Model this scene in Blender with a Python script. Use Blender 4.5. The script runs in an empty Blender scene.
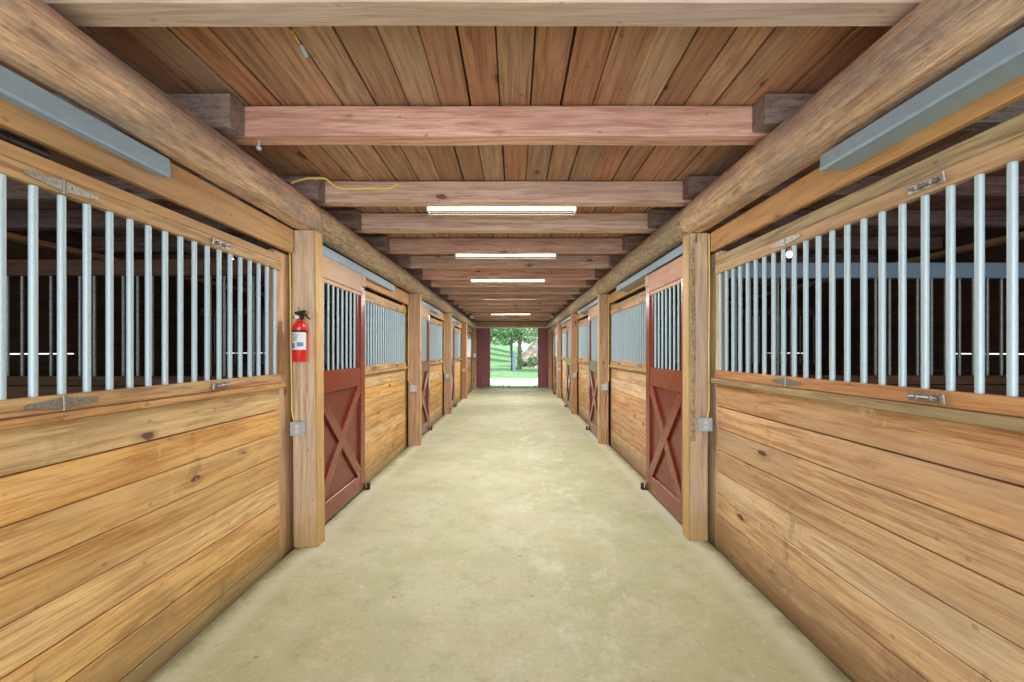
import bpy, math, random
from mathutils import Vector, noise, Matrix
random.seed(7)
scn = bpy.context.scene
col = scn.collection
PI = math.pi
H = 1.61                                   # eye height of the photograph

# ------------------------------------------------------------------ materials
class NT:
    def __init__(s, name):
        s.m = bpy.data.materials.new(name); s.m.use_nodes = True
        s.t = s.m.node_tree; s.t.nodes.clear()
        s.out = s.n('ShaderNodeOutputMaterial')
        s.b = s.n('ShaderNodeBsdfPrincipled')
        s.l(s.b.outputs[0], s.out.inputs[0])
    def n(s, ty, **k):
        x = s.t.nodes.new(ty)
        for a, v in k.items(): setattr(x, a, v)
        return x
    def l(s, a, b): s.t.links.new(a, b)
    def put(s, v, sock):
        if hasattr(v, 'node'): s.l(v, sock)
        else: sock.default_value = v
    def math(s, op, a, b=0.0, c=0.0, clamp=False):
        x = s.n('ShaderNodeMath', operation=op); x.use_clamp = clamp
        s.put(a, x.inputs[0]); s.put(b, x.inputs[1]); s.put(c, x.inputs[2])
        return x.outputs[0]
    def vmath(s, op, a, b):
        x = s.n('ShaderNodeVectorMath', operation=op)
        s.put(a, x.inputs[0]); s.put(b, x.inputs[1]); return x.outputs[0]
    def mix(s, f, a, b, mode='MIX'):
        x = s.n('ShaderNodeMix', data_type='RGBA', blend_type=mode)
        s.put(f, x.inputs[0])
        for v, i in ((a, 6), (b, 7)):
            s.put(v if hasattr(v, 'node') else (*v, 1) if len(v) == 3 else v, x.inputs[i])
        return x.outputs[2]
    def noise(s, vec, scale, detail=2, rough=.5, dist=0):
        x = s.n('ShaderNodeTexNoise'); x.inputs['Scale'].default_value = scale
        x.inputs['Detail'].default_value = detail; x.inputs['Roughness'].default_value = rough
        x.inputs['Distortion'].default_value = dist
        s.l(vec, x.inputs['Vector']); return x.outputs['Fac']
    def step(s, v, a, b):
        x = s.n('ShaderNodeMapRange', interpolation_type='SMOOTHSTEP'); s.put(v, x.inputs[0])
        x.inputs[1].default_value = a; x.inputs[2].default_value = b; return x.outputs[0]
    def obj(s): return s.n('ShaderNodeTexCoord').outputs['Object']
    def geopos(s): return s.n('ShaderNodeNewGeometry').outputs['Position']
    def bump(s, h, strength, dist=.01):
        x = s.n('ShaderNodeBump'); x.inputs['Strength'].default_value = strength
        x.inputs['Distance'].default_value = dist
        s.l(h, x.inputs['Height']); s.l(x.outputs[0], s.b.inputs['Normal'])
    def set(s, **k):
        for a, v in k.items(): s.put(v, s.b.inputs[a.replace('_', ' ')])
        return s.m

def lin(r, g, b):
    f = lambda c: (c / 255 / 12.92) if c <= 10 else ((c / 255 + .055) / 1.055) ** 2.4
    return (f(r), f(g), f(b))

def wood(name, ax, light, dark, knot, ring=55, contrast=.55, var=.22, knots=.8, blotch=.3, grey=None, grey_amt=0.0, rough=.62, bump=.25, low=None, streak=0.0, drips=0.0, flecks=0.0, tone=(.86, .94, .97)):
    light, dark, knot = [tuple(c * k for c, k in zip(q, tone)) for q in (light, dark, knot)]
    if grey is not None: grey = tuple(c * k for c, k in zip(grey, tone))
    t = NT(name)
    g = t.n('ShaderNodeNewGeometry'); oi = t.n('ShaderNodeObjectInfo')
    r = t.math('FRACT', t.math('ADD', t.math('MULTIPLY', g.outputs['Random Per Island'], 1.0), oi.outputs['Random']))
    r2 = t.math('FRACT', t.math('MULTIPLY', r, 7.13))
    sep = t.n('ShaderNodeSeparateXYZ'); t.l(t.obj(), sep.inputs[0])
    c = [sep.outputs[i] for i in range(3)]
    al = c[ax]; t1, t2 = [c[i] for i in range(3) if i != ax]
    al = t.math('ADD', al, t.math('MULTIPLY', r, 61.0))
    t1 = t.math('ADD', t1, t.math('MULTIPLY', r2, 3.7)); t2 = t.math('ADD', t2, t.math('MULTIPLY', r, 2.3))
    def comb(x, y, z):
        q = t.n('ShaderNodeCombineXYZ'); t.l(x, q.inputs[0]); t.l(y, q.inputs[1]); t.l(z, q.inputs[2]); return q.outputs[0]
    sc = lambda v, k: t.math('MULTIPLY', v, k)
    S = comb(sc(al, .13), t1, t2)
    N1 = t.noise(S, 4.5, 3, .55)
    N2 = t.noise(comb(sc(al, .03), t1, t2), 170.0, 3, .7)      # fine fibre
    N3 = t.noise(comb(sc(al, .05), t1, t2), 42.0, 4, .65)      # coarse fibre
    K = comb(sc(al, .8), sc(t1, 2.0), sc(t2, 2.0))
    kd = t.n('ShaderNodeTexNoise'); kd.inputs['Scale'].default_value = 9; kd.inputs['Detail'].default_value = 3; t.l(K, kd.inputs['Vector'])
    Kd = t.vmath('ADD', K, t.vmath('MULTIPLY', t.vmath('SUBTRACT', kd.outputs['Color'], (.5, .5, .5)), (.12, .12, .12)))
    vo = t.n('ShaderNodeTexVoronoi'); vo.inputs['Scale'].default_value = 2.3; t.l(Kd, vo.inputs['Vector'])
    d = vo.outputs['Distance']
    near = t.math('SUBTRACT', 1.0, t.step(d, 0.0, .26))
    core = t.math('SUBTRACT', 1.0, t.step(d, .05, .10)); halo = t.math('SUBTRACT', 1.0, t.step(d, .06, .22))
    km = t.math('MULTIPLY', t.math('ADD', sc(core, .85), sc(halo, .30)), knots, clamp=True)
    ph = t.math('ADD', t.math('MULTIPLY', t.math('ADD', t1, sc(t2, .7)), ring * 1.5), sc(N1, 30.0))
    ph = t.math('ADD', ph, sc(near, 5.0))
    rg = t.math('POWER', t.math('MULTIPLY_ADD', t.math('SINE', ph), .5, .5), 3.0)
    f = t.math('ADD', sc(rg, .40), t.math('ADD', sc(t.step(N2, .40, .66), .50), sc(t.step(N3, .44, .64), .55)))
    f = t.math('MULTIPLY', f, contrast, clamp=True)
    cl = t.mix(f, light, dark)
    bl = t.noise(comb(sc(al, .45), t1, t2), 2.6, 4, .6)
    cl = t.mix(t.math('MULTIPLY', t.step(bl, .42, .72), blotch), cl, dark)
    if grey is not None:
        gn = t.noise(comb(sc(al, .22), t1, t2), 3.4, 5, .68)
        cl = t.mix(t.math('MULTIPLY', t.step(gn, .40, .64), grey_amt), cl, grey)
    # narrow dark resin and dirt streaks
    sn = t.noise(comb(sc(al, .045), t1, t2), 24.0, 4, .72)
    cl = t.mix(t.math('MULTIPLY', t.step(sn, .57, .74), max(.28, streak)), cl, knot)
    sp = t.n('ShaderNodeTexVoronoi'); sp.inputs['Scale'].default_value = 9.0; t.l(comb(sc(al, .7), t1, t2), sp.inputs['Vector'])
    cl = t.mix(t.math('MULTIPLY', t.math('SUBTRACT', 1.0, t.step(sp.outputs['Distance'], .05, .11)), .4), cl, knot)
    if flecks:
        fn = t.noise(comb(sc(al, .35), t1, t2), 38.0, 5, .75)
        cl = t.mix(sc(t.step(fn, .50, .60), flecks), cl, knot)
        cl = t.mix(sc(t.step(fn, .48, .36), flecks * .6), cl, light)
    cl = t.mix(km, cl, knot)
    hv = t.n('ShaderNodeHueSaturation')
    t.put(t.math('MULTIPLY_ADD', r2, .016, .492), hv.inputs['Hue'])
    t.put(t.math('MULTIPLY_ADD', r2, -.25, 1.05), hv.inputs['Saturation'])
    t.put(t.math('MULTIPLY_ADD', r, 2 * var, 1 - var), hv.inputs['Value'])
    t.l(cl, hv.inputs['Color']); cl = hv.outputs[0]
    ps = t.n('ShaderNodeSeparateXYZ'); t.l(g.outputs['Position'], ps.inputs[0])
    if drips:                                 # old dark stains and pale runs dried on the boards
        st = t.noise(comb(sc(ps.outputs[1], 1.5), sc(ps.outputs[2], .9), ps.outputs[0]), 1.7, 6, .68)
        cl = t.mix(sc(t.step(st, .60, .70), .5), cl, knot)
        dn = t.noise(comb(sc(ps.outputs[2], .8), sc(ps.outputs[1], 1.0), sc(ps.outputs[1], .3)), 9.0, 3, .6)
        dm = t.math('MULTIPLY', t.step(dn, .62, .68), t.step(t.noise(t.geopos(), 1.1, 2), .5, .62))
        cl = t.mix(t.math('MULTIPLY', dm, drips), cl, lin(226, 204, 168))
    if low is not None:                       # splashed dirt on the lowest boards
        ln = t.math('ADD', ps.outputs[2], t.math('MULTIPLY', t.math('SUBTRACT', t.noise(K, 3.0, 5, .7), .5), .7))
        cl = t.mix(t.math('MULTIPLY', t.math('SUBTRACT', 1.0, t.step(ln, .0, .42)), .7), cl, low)
    t.bump(t.math('ADD', sc(f, .6), sc(N3, .6)), bump, .008)
    return t.set(Base_Color=cl, Roughness=rough)

def plain(name, c, rough=.5, metal=0.0, emit=None, estr=0.0, var=0.0, scale=30, bump=0.0, coat=0.0):
    t = NT(name); cc = c
    if var:
        n = t.noise(t.obj(), scale, 4, .6)
        cc = t.mix(t.step(n, .3, .7), tuple(x * (1 - var) for x in c), tuple(min(1, x * (1 + var)) for x in c))
        if bump: t.bump(n, bump, .004)
    else: cc = (*c, 1)
    t.set(Base_Color=cc, Roughness=rough, Metallic=metal)
    if coat: t.set(Coat_Weight=coat, Coat_Roughness=.25)
    if emit: t.set(Emission_Color=(*emit, 1), Emission_Strength=estr)
    return t.m

W = {}
W['wall_l'] = wood('golden_pine_boards', 1, lin(232, 186, 116), lin(170, 118, 60), lin(104, 62, 42), ring=60, contrast=.95, var=.13, knots=1.0, blotch=.45, low=lin(128, 112, 70), grey=lin(206, 172, 126), grey_amt=.4, drips=.25, tone=(1.0, 1.05, .98))
W['wall_r'] = wood('tan_pine_boards', 1, lin(228, 184, 130), lin(168, 118, 74), lin(92, 58, 46), ring=60, contrast=.95, var=.13, knots=1.0, blotch=.5, low=lin(120, 96, 66), grey=lin(196, 164, 130), grey_amt=.55, drips=.5, tone=(.98, 1.03, 1.04))
W['rail_l'] = wood('amber_pine_rail', 1, lin(224, 174, 104), lin(158, 100, 46), lin(96, 54, 26), ring=90, contrast=1.0, var=.08, knots=.9)
W['rail_r'] = wood('orange_pine_rail', 1, lin(222, 170, 116), lin(176, 118, 70), lin(112, 62, 36), ring=80, contrast=.75, var=.06)
W['ledge'] = wood('olive_weathered_board', 1, lin(210, 172, 112), lin(126, 92, 54), lin(88, 62, 40), ring=80, contrast=.9, var=.08, grey=lin(150, 130, 92), grey_amt=.4)
W['header'] = wood('orange_header_board', 1, lin(220, 168, 104), lin(176, 116, 60), lin(104, 60, 36), ring=50, contrast=.5, var=.08, grey=lin(150, 122, 96), grey_amt=.35)
W['post'] = wood('pale_timber', 2, lin(230, 202, 164), lin(166, 124, 88), lin(110, 76, 58), ring=60, contrast=.85, var=.07, grey=lin(190, 160, 142), grey_amt=.55, low=lin(180, 150, 94), tone=(1.0, 1.02, 1.02))
W['post_orange'] = wood('tan_timber', 2, lin(216, 174, 126), lin(150, 102, 64), lin(104, 64, 42), ring=60, contrast=.85, var=.07, grey=lin(176, 140, 112), grey_amt=.5, tone=(.95, .95, 1.0))
W['face'] = wood('golden_facing_board', 2, lin(212, 174, 116), lin(170, 128, 78), lin(130, 84, 48), ring=60, contrast=.55, var=.06, low=lin(180, 150, 94))
W['joist'] = wood('pink_fir_joist', 0, lin(226, 194, 172), lin(176, 130, 110), lin(116, 70, 60), ring=60, contrast=.95, var=.12, knots=1.0, grey=lin(166, 130, 118), grey_amt=.5, bump=.3, tone=(1.02, 1.02, 1.05))
W['joist_grey'] = wood('weathered_grey_joist', 0, lin(202, 182, 164), lin(156, 134, 116), lin(120, 98, 86), ring=30, contrast=.75, var=.05, grey=lin(180, 164, 156), grey_amt=.6, tone=(1.02, 1.03, 1.06))
W['side_joist'] = wood('weathered_side_joist', 0, lin(168, 136, 122), lin(100, 74, 64), lin(70, 50, 44), ring=40, contrast=.8, var=.12, grey=lin(136, 126, 124), grey_amt=.8, bump=.7, flecks=.4, tone=(.95, .95, 1.0))
W['ceil'] = wood('brown_ceiling_boards', 1, lin(194, 150, 112), lin(134, 96, 70), lin(80, 54, 42), ring=55, contrast=.9, var=.17, blotch=.4, grey=lin(168, 134, 106), grey_amt=.4, tone=(1.02, .99, 1.02))
W['log_smooth'] = wood('peeled_log', 1, lin(242, 214, 178), lin(176, 136, 100), lin(112, 88, 72), ring=14, contrast=.8, var=.03, knots=.5, blotch=.25, grey=lin(150, 136, 126), grey_amt=.85, bump=1.0, streak=.75, flecks=.28, tone=(1.12, 1.12, 1.14))
W['log_rough'] = wood('bark_marked_log', 1, lin(204, 176, 138), lin(136, 110, 84), lin(84, 68, 54), ring=20, contrast=.65, var=.05, knots=.7, grey=lin(152, 136, 116), grey_amt=.6, bump=1.0, streak=.4, flecks=.55, tone=(1.02, 1.06, 1.06))
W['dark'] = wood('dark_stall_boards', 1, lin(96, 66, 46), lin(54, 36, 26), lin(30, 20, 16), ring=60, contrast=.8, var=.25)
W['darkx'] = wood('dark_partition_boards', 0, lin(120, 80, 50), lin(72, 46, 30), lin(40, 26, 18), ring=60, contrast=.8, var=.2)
W['pink_y'] = wood('bare_fir_top_board', 1, lin(222, 176, 142), lin(182, 128, 100), lin(130, 80, 60), ring=50, contrast=.45, var=.05, grey=lin(186, 138, 118), grey_amt=.5)
W['bar'] = plain('galvanised_pipe', lin(178, 202, 214), .4, .12, var=.03, scale=60)
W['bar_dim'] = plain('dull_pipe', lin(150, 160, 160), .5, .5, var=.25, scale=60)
W['track'] = plain('galvanised_track_cover', lin(150, 178, 200), .34, .2, var=.05, scale=25)
W['steel'] = plain('worn_zinc', lin(150, 150, 142), .45, .6, var=.25, scale=120)
W['rust'] = plain('brown_pin', lin(96, 62, 48), .6, .5)
W['red_paint'] = plain('barn_red_paint', lin(120, 50, 36), .24, var=.07, scale=9, coat=.2)
W['red_dark'] = plain('deep_red_paint', lin(108, 42, 32), .28, var=.07, scale=9)
W['red_door'] = plain('outside_door_red', lin(134, 68, 78), .45, var=.08, scale=12)
W['black'] = plain('black_plastic', lin(28, 28, 32), .4)
W['black_iron'] = plain('black_iron', lin(40, 38, 36), .5, .3)
W['ext_red'] = plain('extinguisher_red', lin(222, 32, 36), .22, coat=.6)
W['white'] = plain('white_plastic', lin(232, 234, 232), .45)
W['label'] = plain('printed_label', lin(226, 230, 236), .4)
W['ink'] = plain('label_ink', lin(104, 140, 190), .5)
W['ink_dark'] = plain('label_ink_dark', lin(90, 90, 100), .5)
W['cord'] = plain('yellow_cable', lin(246, 224, 124), .45)
W['boxmetal'] = plain('zinc_box', lin(176, 190, 202), .42, .12, var=.12, scale=80)
W['outlet'] = plain('outlet_face', lin(216, 224, 226), .4)
W['tube'] = plain('lit_tube', (1, 1, 1), .5, emit=(1, .95, .84), estr=5)
W['louver'] = plain('louvre_white', lin(206, 200, 186), .4)
W['bulb'] = plain('glowing_bulb', (1, 1, 1), .4, emit=(1, .84, .62), estr=12)
W['dirt'] = plain('stall_dirt', lin(96, 80, 56), .95, var=.3, scale=14)
W['bluepost'] = plain('faded_blue_paint', lin(112, 128, 176), .5)
W['darkpole'] = plain('dark_pole', lin(52, 76, 70), .7)
W['trimwhite'] = plain('pale_painted_trim', lin(206, 214, 204), .5)
W['pale_band'] = plain('pale_ground', lin(236, 230, 214), .9, var=.06, scale=3)

def mat_concrete():
    t = NT('worn_concrete'); p = t.geopos()
    t2 = t
    a = t.noise(p, .7, 4, .6, .4); b = t.noise(p, 4.5, 6, .72); c = t.noise(p, 30, 5, .75); e = t.noise(p, 1.6, 4, .65)
    cl = t.mix(t.step(a, .36, .64), lin(170, 174, 138), lin(186, 188, 160))
    cl = t.mix(t.math('MULTIPLY', t.step(e, .46, .68), .5), cl, lin(180, 172, 132))
    cl = t.mix(t.math('MULTIPLY', t.step(b, .50, .70), .42), cl, lin(142, 142, 108))
    cl = t.mix(t.math('MULTIPLY', t.step(b, .47, .34), .35), cl, lin(204, 202, 180))
    cl = t.mix(t.math('MULTIPLY', t.step(c, .54, .70), .5), cl, lin(140, 132, 98))
    cl = t.mix(t.math('MULTIPLY', t.step(c, .44, .32), .35), cl, lin(220, 218, 196))
    s = t.n('ShaderNodeSeparateXYZ'); t.l(p, s.inputs[0])
    # worn pale streaks along the middle of the aisle
    st = t.n('ShaderNodeCombineXYZ'); t.l(t.math('MULTIPLY', s.outputs[0], 1.5), st.inputs[0]); t.l(t.math('MULTIPLY', s.outputs[1], .8), st.inputs[1])
    w = t.noise(st.outputs[0], 2.2, 5, .7)
    mid = t.math('SUBTRACT', 1.0, t.step(t.math('ABSOLUTE', t.math('SUBTRACT', s.outputs[0], .42)), .15, .7))
    cl = t.mix(t.math('MULTIPLY', t.math('MULTIPLY', t.step(w, .50, .66), mid), .5), cl, lin(214, 216, 198))
    spk = t.n('ShaderNodeTexVoronoi'); spk.inputs['Scale'].default_value = 3.2; t.l(t.vmath('ADD', p, (.3, .1, 0)), spk.inputs['Vector'])
    cl = t.mix(t.math('MULTIPLY', t.math('SUBTRACT', 1.0, t.step(t.math('ADD', spk.outputs['Distance'], t.math('MULTIPLY', b, .06)), .05, .09)), .55), cl, lin(112, 100, 66))
    # dirt gathered along both wall feet
    ed = t.math('ADD', t.math('ABSOLUTE', t.math('ADD', s.outputs[0], .07)), t.math('MULTIPLY', t.math('SUBTRACT', b, .5), .12))
    cl = t.mix(t.math('MULTIPLY', t.step(ed, 1.64, 1.74), .75), cl, lin(92, 84, 58))
    cl = t.mix(t.math('MULTIPLY', t.math('MULTIPLY', t.step(ed, 1.48, 1.58), t.math('SUBTRACT', 1.0, t.step(ed, 1.60, 1.66))), .4), cl, lin(206, 204, 190))
    t.bump(t.math('ADD', t.math('MULTIPLY', b, .5), c), .25, .006)
    return t.set(Base_Color=cl, Roughness=.72)
W['concrete'] = mat_concrete()

def mat_grass():
    t = NT('lawn_green'); p = t.geopos()
    n = t.noise(p, .8, 5, .65); q = t.noise(p, 9, 4, .7)
    cl = t.mix(t.step(n, .3, .7), lin(92, 140, 96), lin(128, 166, 112))
    cl = t.mix(t.math('MULTIPLY', t.step(q, .4, .7), .5), cl, lin(84, 128, 84))
    t.bump(q, .6, .05)
    return t.set(Base_Color=cl, Roughness=.9)
W['grass'] = mat_grass()
def mat_leaf(name, a, b):
    t = NT(name); g = t.n('ShaderNodeNewGeometry')
    cl = t.mix(g.outputs['Random Per Island'], a, b)
    return t.set(Base_Color=cl, Roughness=.6, Transmission_Weight=0.0)
W['leaf'] = mat_leaf('green_leaves', lin(60, 104, 66), lin(150, 190, 132))
W['leaf_pale'] = mat_leaf('pale_leaves', lin(104, 136, 104), lin(214, 228, 200))
W['leaf_ivy'] = mat_leaf('ivy_leaves', lin(96, 128, 66), lin(150, 172, 96))
W['trunk'] = plain('grey_bark', lin(122, 114, 104), .9, var=.35, scale=20, bump=.6)
def mat_bank():
    t = NT('stony_bank'); p = t.geopos()
    v = t.n('ShaderNodeTexVoronoi'); v.inputs['Scale'].default_value = 1.6; t.l(p, v.inputs['Vector'])
    n = t.noise(p, 4, 5, .7)
    cl = t.mix(t.step(n, .35, .65), lin(92, 82, 72), lin(206, 196, 188))
    cl = t.mix(t.math('MULTIPLY', t.step(v.outputs['Distance'], .2, .6), .5), cl, lin(66, 70, 52))
    t.bump(n, .8, .2)
    return t.set(Base_Color=cl, Roughness=.95)
W['bank'] = mat_bank()

# ------------------------------------------------------------------ mesh helpers
class MB:
    def __init__(s): s.v = []; s.f = []; s.mi = []
    def add(s, vs, fs, mi=0):
        o = len(s.v); s.v += [tuple(p) for p in vs]
        s.f += [tuple(i + o for i in f) for f in fs]; s.mi += [mi] * len(fs)
        return s
    def box(s, x0, x1, y0, y1, z0, z1, b=.004, mi=0, M=None):
        c = Vector(((x0+x1)/2, (y0+y1)/2, (z0+z1)/2)); h = [abs(x1-x0)/2, abs(y1-y0)/2, abs(z1-z0)/2]
        b = min(b, min(h) * .45)
        vs = []; idx = {}
        for sx in (-1, 1):
            for sy in (-1, 1):
                for sz in (-1, 1):
                    for a in range(3):
                        p = [sx * h[0], sy * h[1], sz * h[2]]
                        for k in range(3):
                            if k != a: p[k] -= (sx, sy, sz)[k] * b
                        idx[(sx, sy, sz, a)] = len(vs); vs.append(Vector(p))
        fs = []
        for a in range(3):
            u, w = [k for k in range(3) if k != a]
            for sg in (-1, 1):
                q = []
                for su, sw in ((-1, -1), (1, -1), (1, 1), (-1, 1)):
                    k = [0, 0, 0]; k[a] = sg; k[u] = su; k[w] = sw
                    q.append(idx[(*k, a)])
                fs.append(q)
            for su in (-1, 1):
                for sw in (-1, 1):
                    k0 = [0, 0, 0]; k0[a] = -1; k0[u] = su; k0[w] = sw
                    k1 = list(k0); k1[a] = 1
                    fs.append([idx[(*k0, u)], idx[(*k1, u)], idx[(*k1, w)], idx[(*k0, w)]])
        for sx in (-1, 1):
            for sy in (-1, 1):
                for sz in (-1, 1):
                    fs.append([idx[(sx, sy, sz, a)] for a in range(3)])
        out = []
        for f in fs:                       # orient outward
            n = (vs[f[1]] - vs[f[0]]).cross(vs[f[2]] - vs[f[0]])
            m = sum((vs[i] for i in f), Vector()) / len(f)
            out.append(f if n.dot(m) > 0 else f[::-1])
        pts = [(M @ (p + c)) if M else (p + c) for p in vs]
        return s.add(pts, out, mi)
    def tube(s, pts, r, n=8, mi=0, caps=True):
        pts = [Vector(p) for p in pts]; rs = r if isinstance(r, (list, tuple)) else [r] * len(pts)
        vs = []; fs = []; ref = None
        for i, p in enumerate(pts):
            d = (pts[min(i + 1, len(pts) - 1)] - pts[max(i - 1, 0)]).normalized()
            if ref is None:
                ref = Vector((0, 0, 1)) if abs(d.z) < .9 else Vector((1, 0, 0))
            a = d.cross(ref).normalized(); bb = a.cross(d).normalized(); ref = bb
            for k in range(n):
                t = 2 * PI * k / n
                vs.append(p + (a * math.cos(t) + bb * math.sin(t)) * rs[i])
        for i in range(len(pts) - 1):
            for k in range(n):
                k2 = (k + 1) % n
                fs.append((i*n+k, i*n+k2, (i+1)*n+k2, (i+1)*n+k))
        if caps:
            fs.append(tuple(range(n))[::-1]); fs.append(tuple(range((len(pts)-1)*n, len(pts)*n)))
        return s.add(vs, fs, mi)
    def lathe(s, c, prof, n=20, mi=0):           # prof: (radius, z) about the vertical through c
        vs = []; fs = []
        for r, z in prof:
            for k in range(n):
                t = 2 * PI * k / n; vs.append((c[0] + r * math.cos(t), c[1] + r * math.sin(t), c[2] + z))
        for i in range(len(prof) - 1):
            for k in range(n):
                k2 = (k + 1) % n; fs.append((i*n+k, i*n+k2, (i+1)*n+k2, (i+1)*n+k))
        fs.append(tuple(range(n))[::-1]); fs.append(tuple(range((len(prof)-1)*n, len(prof)*n)))
        return s.add(vs, fs, mi)
    def beam(s, ax, a0, a1, u0, u1, w0, w1, jit=.004, seg=14, seed=0, b=.008, lean=0.0):
        # squared timber along axis ax, its faces slightly uneven; u, w the other axes in order
        vs = []; fs = []; o = [k for k in range(3) if k != ax]
        ring = [(u0+b, w0), (u1-b, w0), (u1, w0+b), (u1, w1-b), (u1-b, w1), (u0+b, w1), (u0, w1-b), (u0, w0+b)]
        n = 8
        for i in range(seg + 1):
            a = a0 + (a1 - a0) * i / seg
            for k, (u, w) in enumerate(ring):
                q = noise.noise_vector(Vector((a * 1.7 + seed * 9.1, (k // 2) * 3.3, seed * 1.3)))
                p = [0, 0, 0]; p[ax] = a; p[o[0]] = u + q.x * jit + lean * i / seg; p[o[1]] = w + q.y * jit
                vs.append(Vector(p))
        flip = (ax == 1) ^ (a1 < a0)
        for i in range(seg):
            for k in range(n):
                k2 = (k + 1) % n; f = (i*n+k, i*n+k2, (i+1)*n+k2, (i+1)*n+k); fs.append(f if not flip else f[::-1])
        c0 = tuple(range(n))[::-1]; c1 = tuple(range(seg*n, seg*n+n))
        fs += [c0, c1] if not flip else [c0[::-1], c1[::-1]]
        return s.add(vs, fs)
    def build(s, name, mats, parent=None, origin=(0, 0, 0), smooth=False):
        me = bpy.data.meshes.new(name)
        og = Vector(origin)
        me.from_pydata([tuple(Vector(p) - og) for p in s.v], [], s.f)
        for m in (mats if isinstance(mats, (list, tuple)) else [mats]): me.materials.append(m)
        for p, i in zip(me.polygons, s.mi): p.material_index = i
        if smooth:
            me.shade_smooth() if hasattr(me, 'shade_smooth') else None
            try: me.set_sharp_from_angle(angle=math.radians(38))
            except Exception: pass
        me.update()
        o = bpy.data.objects.new(name, me); col.objects.link(o)
        if parent is not None: o.parent = parent
        else: o.location = og
        return o

def tag(o, label, cat, group=None, kind='thing'):
    o['label'] = label; o['category'] = cat; o['kind'] = kind
    if group: o['group'] = group
    return o
def thing(name, loc, label, cat, group=None):
    o = bpy.data.objects.new(name, None); o.empty_display_size = .1
    col.objects.link(o); o.location = loc
    return tag(o, label, cat, group)
def struct(o): o['kind'] = 'structure'; return o
def shared(name, mesh, parent, loc, rot=None):
    o = bpy.data.objects.new(name, mesh); col.objects.link(o); o.parent = parent; o.location = loc
    if rot: o.rotation_euler = rot
    return o
ORD = ['first', 'second', 'third', 'fourth', 'fifth', 'sixth', 'seventh', 'eighth', 'ninth', 'tenth', 'eleventh', 'twelfth',
       'thirteenth', 'fourteenth', 'fifteenth', 'sixteenth', 'seventeenth', 'eighteenth']
LS, RS = 'on the extinguisher side', 'opposite the extinguisher side'

# ------------------------------------------------------------------ layout
YL = [-.25, 3.50, 7.30, 11.0, 14.62, 18.25]
YR = [-.15, 3.62, 7.43, 11.15, 14.85, 18.35]
YEND = 18.55
class Side: pass
L = Side(); L.s = -1; L.Y = YL; L.wall = 1.82; L.post = (1.628, 1.82); L.jamb = .20; L.door = 1.735; L.logx = 1.735; L.logz = H + 1.13; L.logr = .13
L.rail = (2.24, 2.305); L.board = (2.305, 2.36); L.head = 2.415; L.low = (1.372, 1.44); L.ledge = 1.335; L.track = (1.75, H+.885, H+.985); L.stub = 1.60; L.header = 1.80; L.T = 'extinguisher'; L.d = LS
R = Side(); R.s = 1; R.Y = YR; R.wall = 1.68; R.post = (1.501, 1.66); R.jamb = .10; R.door = 1.535; R.logx = 1.56; R.logz = H + 1.15; R.logr = .14
R.rail = (2.25, 2.32); R.board = (2.32, 2.395); R.head = 2.455; R.low = (1.395, 1.46); R.ledge = 1.35; R.track = (1.53, H+.90, H+.985); R.stub = 1.417; R.header = 1.66; R.d = RS
OUT = 5.4
CEIL = H + 1.478

# ------------------------------------------------------------------ floor, ceiling, outer shell
def slab():
    m = MB(); N = 150; y0, y1 = -2.6, YEND + .12
    vs = []; fs = []
    for i in range(N + 1):
        y = y0 + (y1 - y0) * i / N
        nl = noise.noise(Vector((y * 3.1, 0, 0))) * .012; nr = noise.noise(Vector((y * 3.1, 9, 0))) * .016
        xs = [-1.812 + nl*.6, -1.80 + nl*.6, -1.1, -.4, .4, 1.1, 1.65 + nr*.6, 1.664 + nr*.6]
        zs = [-.06, 0, 0, 0, 0, 0, 0, -.06]
        for x, z in zip(xs, zs): vs.append((x, y, z))
    for i in range(N):
        for k in range(7): fs.append((i*8+k, i*8+k+1, (i+1)*8+k+1, (i+1)*8+k))
    m.add(vs, fs); m.add([(-1.81, y1, 0), (1.66, y1, 0), (1.66, y1, -.15), (-1.81, y1, -.15)], [(3, 2, 1, 0)])
    return struct(m.build('floor', W['concrete']))
slab()
g = MB(); g.add([(-OUT-.3, -2.6, -.05), (OUT+.3, -2.6, -.05), (OUT+.3, YEND, -.05), (-OUT-.3, YEND, -.05)], [(0, 1, 2, 3)])
struct(g.build('dirt_ground', W['dirt']))

def ceiling():
    m = MB(); w = .186; x = -OUT
    jy = [-2.6, 2.6, 5.55, 8.4, 11.6, 14.5, YEND]
    i = 0
    while x < OUT:
        ww = w * random.uniform(.93, 1.06)
        if abs(x) < 2.2:
            for a, b in zip(jy[:-1], jy[1:]):
                dx = random.uniform(-.006, .006)
                m.box(x + .004 + dx, x + ww - .004 + dx, a + .002, b - .002, CEIL, CEIL + .03, .003)
        else: m.box(x + .003, x + ww - .003, jy[0], jy[-1], CEIL, CEIL + .03, .003)
        x += ww
    o = struct(m.build('ceiling', W['ceil']))
    r = MB(); r.box(-OUT - .4, OUT + .4, -2.6, YEND + .3, CEIL + .035, CEIL + .10, .002)
    struct(r.build('ceiling_upper', W['dark']))
ceiling()

def outer(side, name):
    m = MB(); z = 0.0; s = side.s; k = 0
    while z < CEIL:
        h = .2; gapped = abs(z - 1.4) < .05
        segs = [(-2.6, 3.5), (3.5, 4.3), (4.3, 5.25), (5.25, 7.9), (7.9, 9.3), (9.3, YEND)] if gapped else [(-2.6, 4.9 + (k % 3)), (4.9 + (k % 3), 12), (12, YEND)]
        for j, (a, b) in enumerate(segs):
            top = z + h - (.018 if gapped and j in (2, 4) else .001)
            m.box(s * OUT, s * (OUT + .04), a, b, z - .004, top, .002)
        z += h; k += 1
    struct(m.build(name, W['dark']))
outer(L, 'wall_left'); outer(R, 'wall_right')
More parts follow.
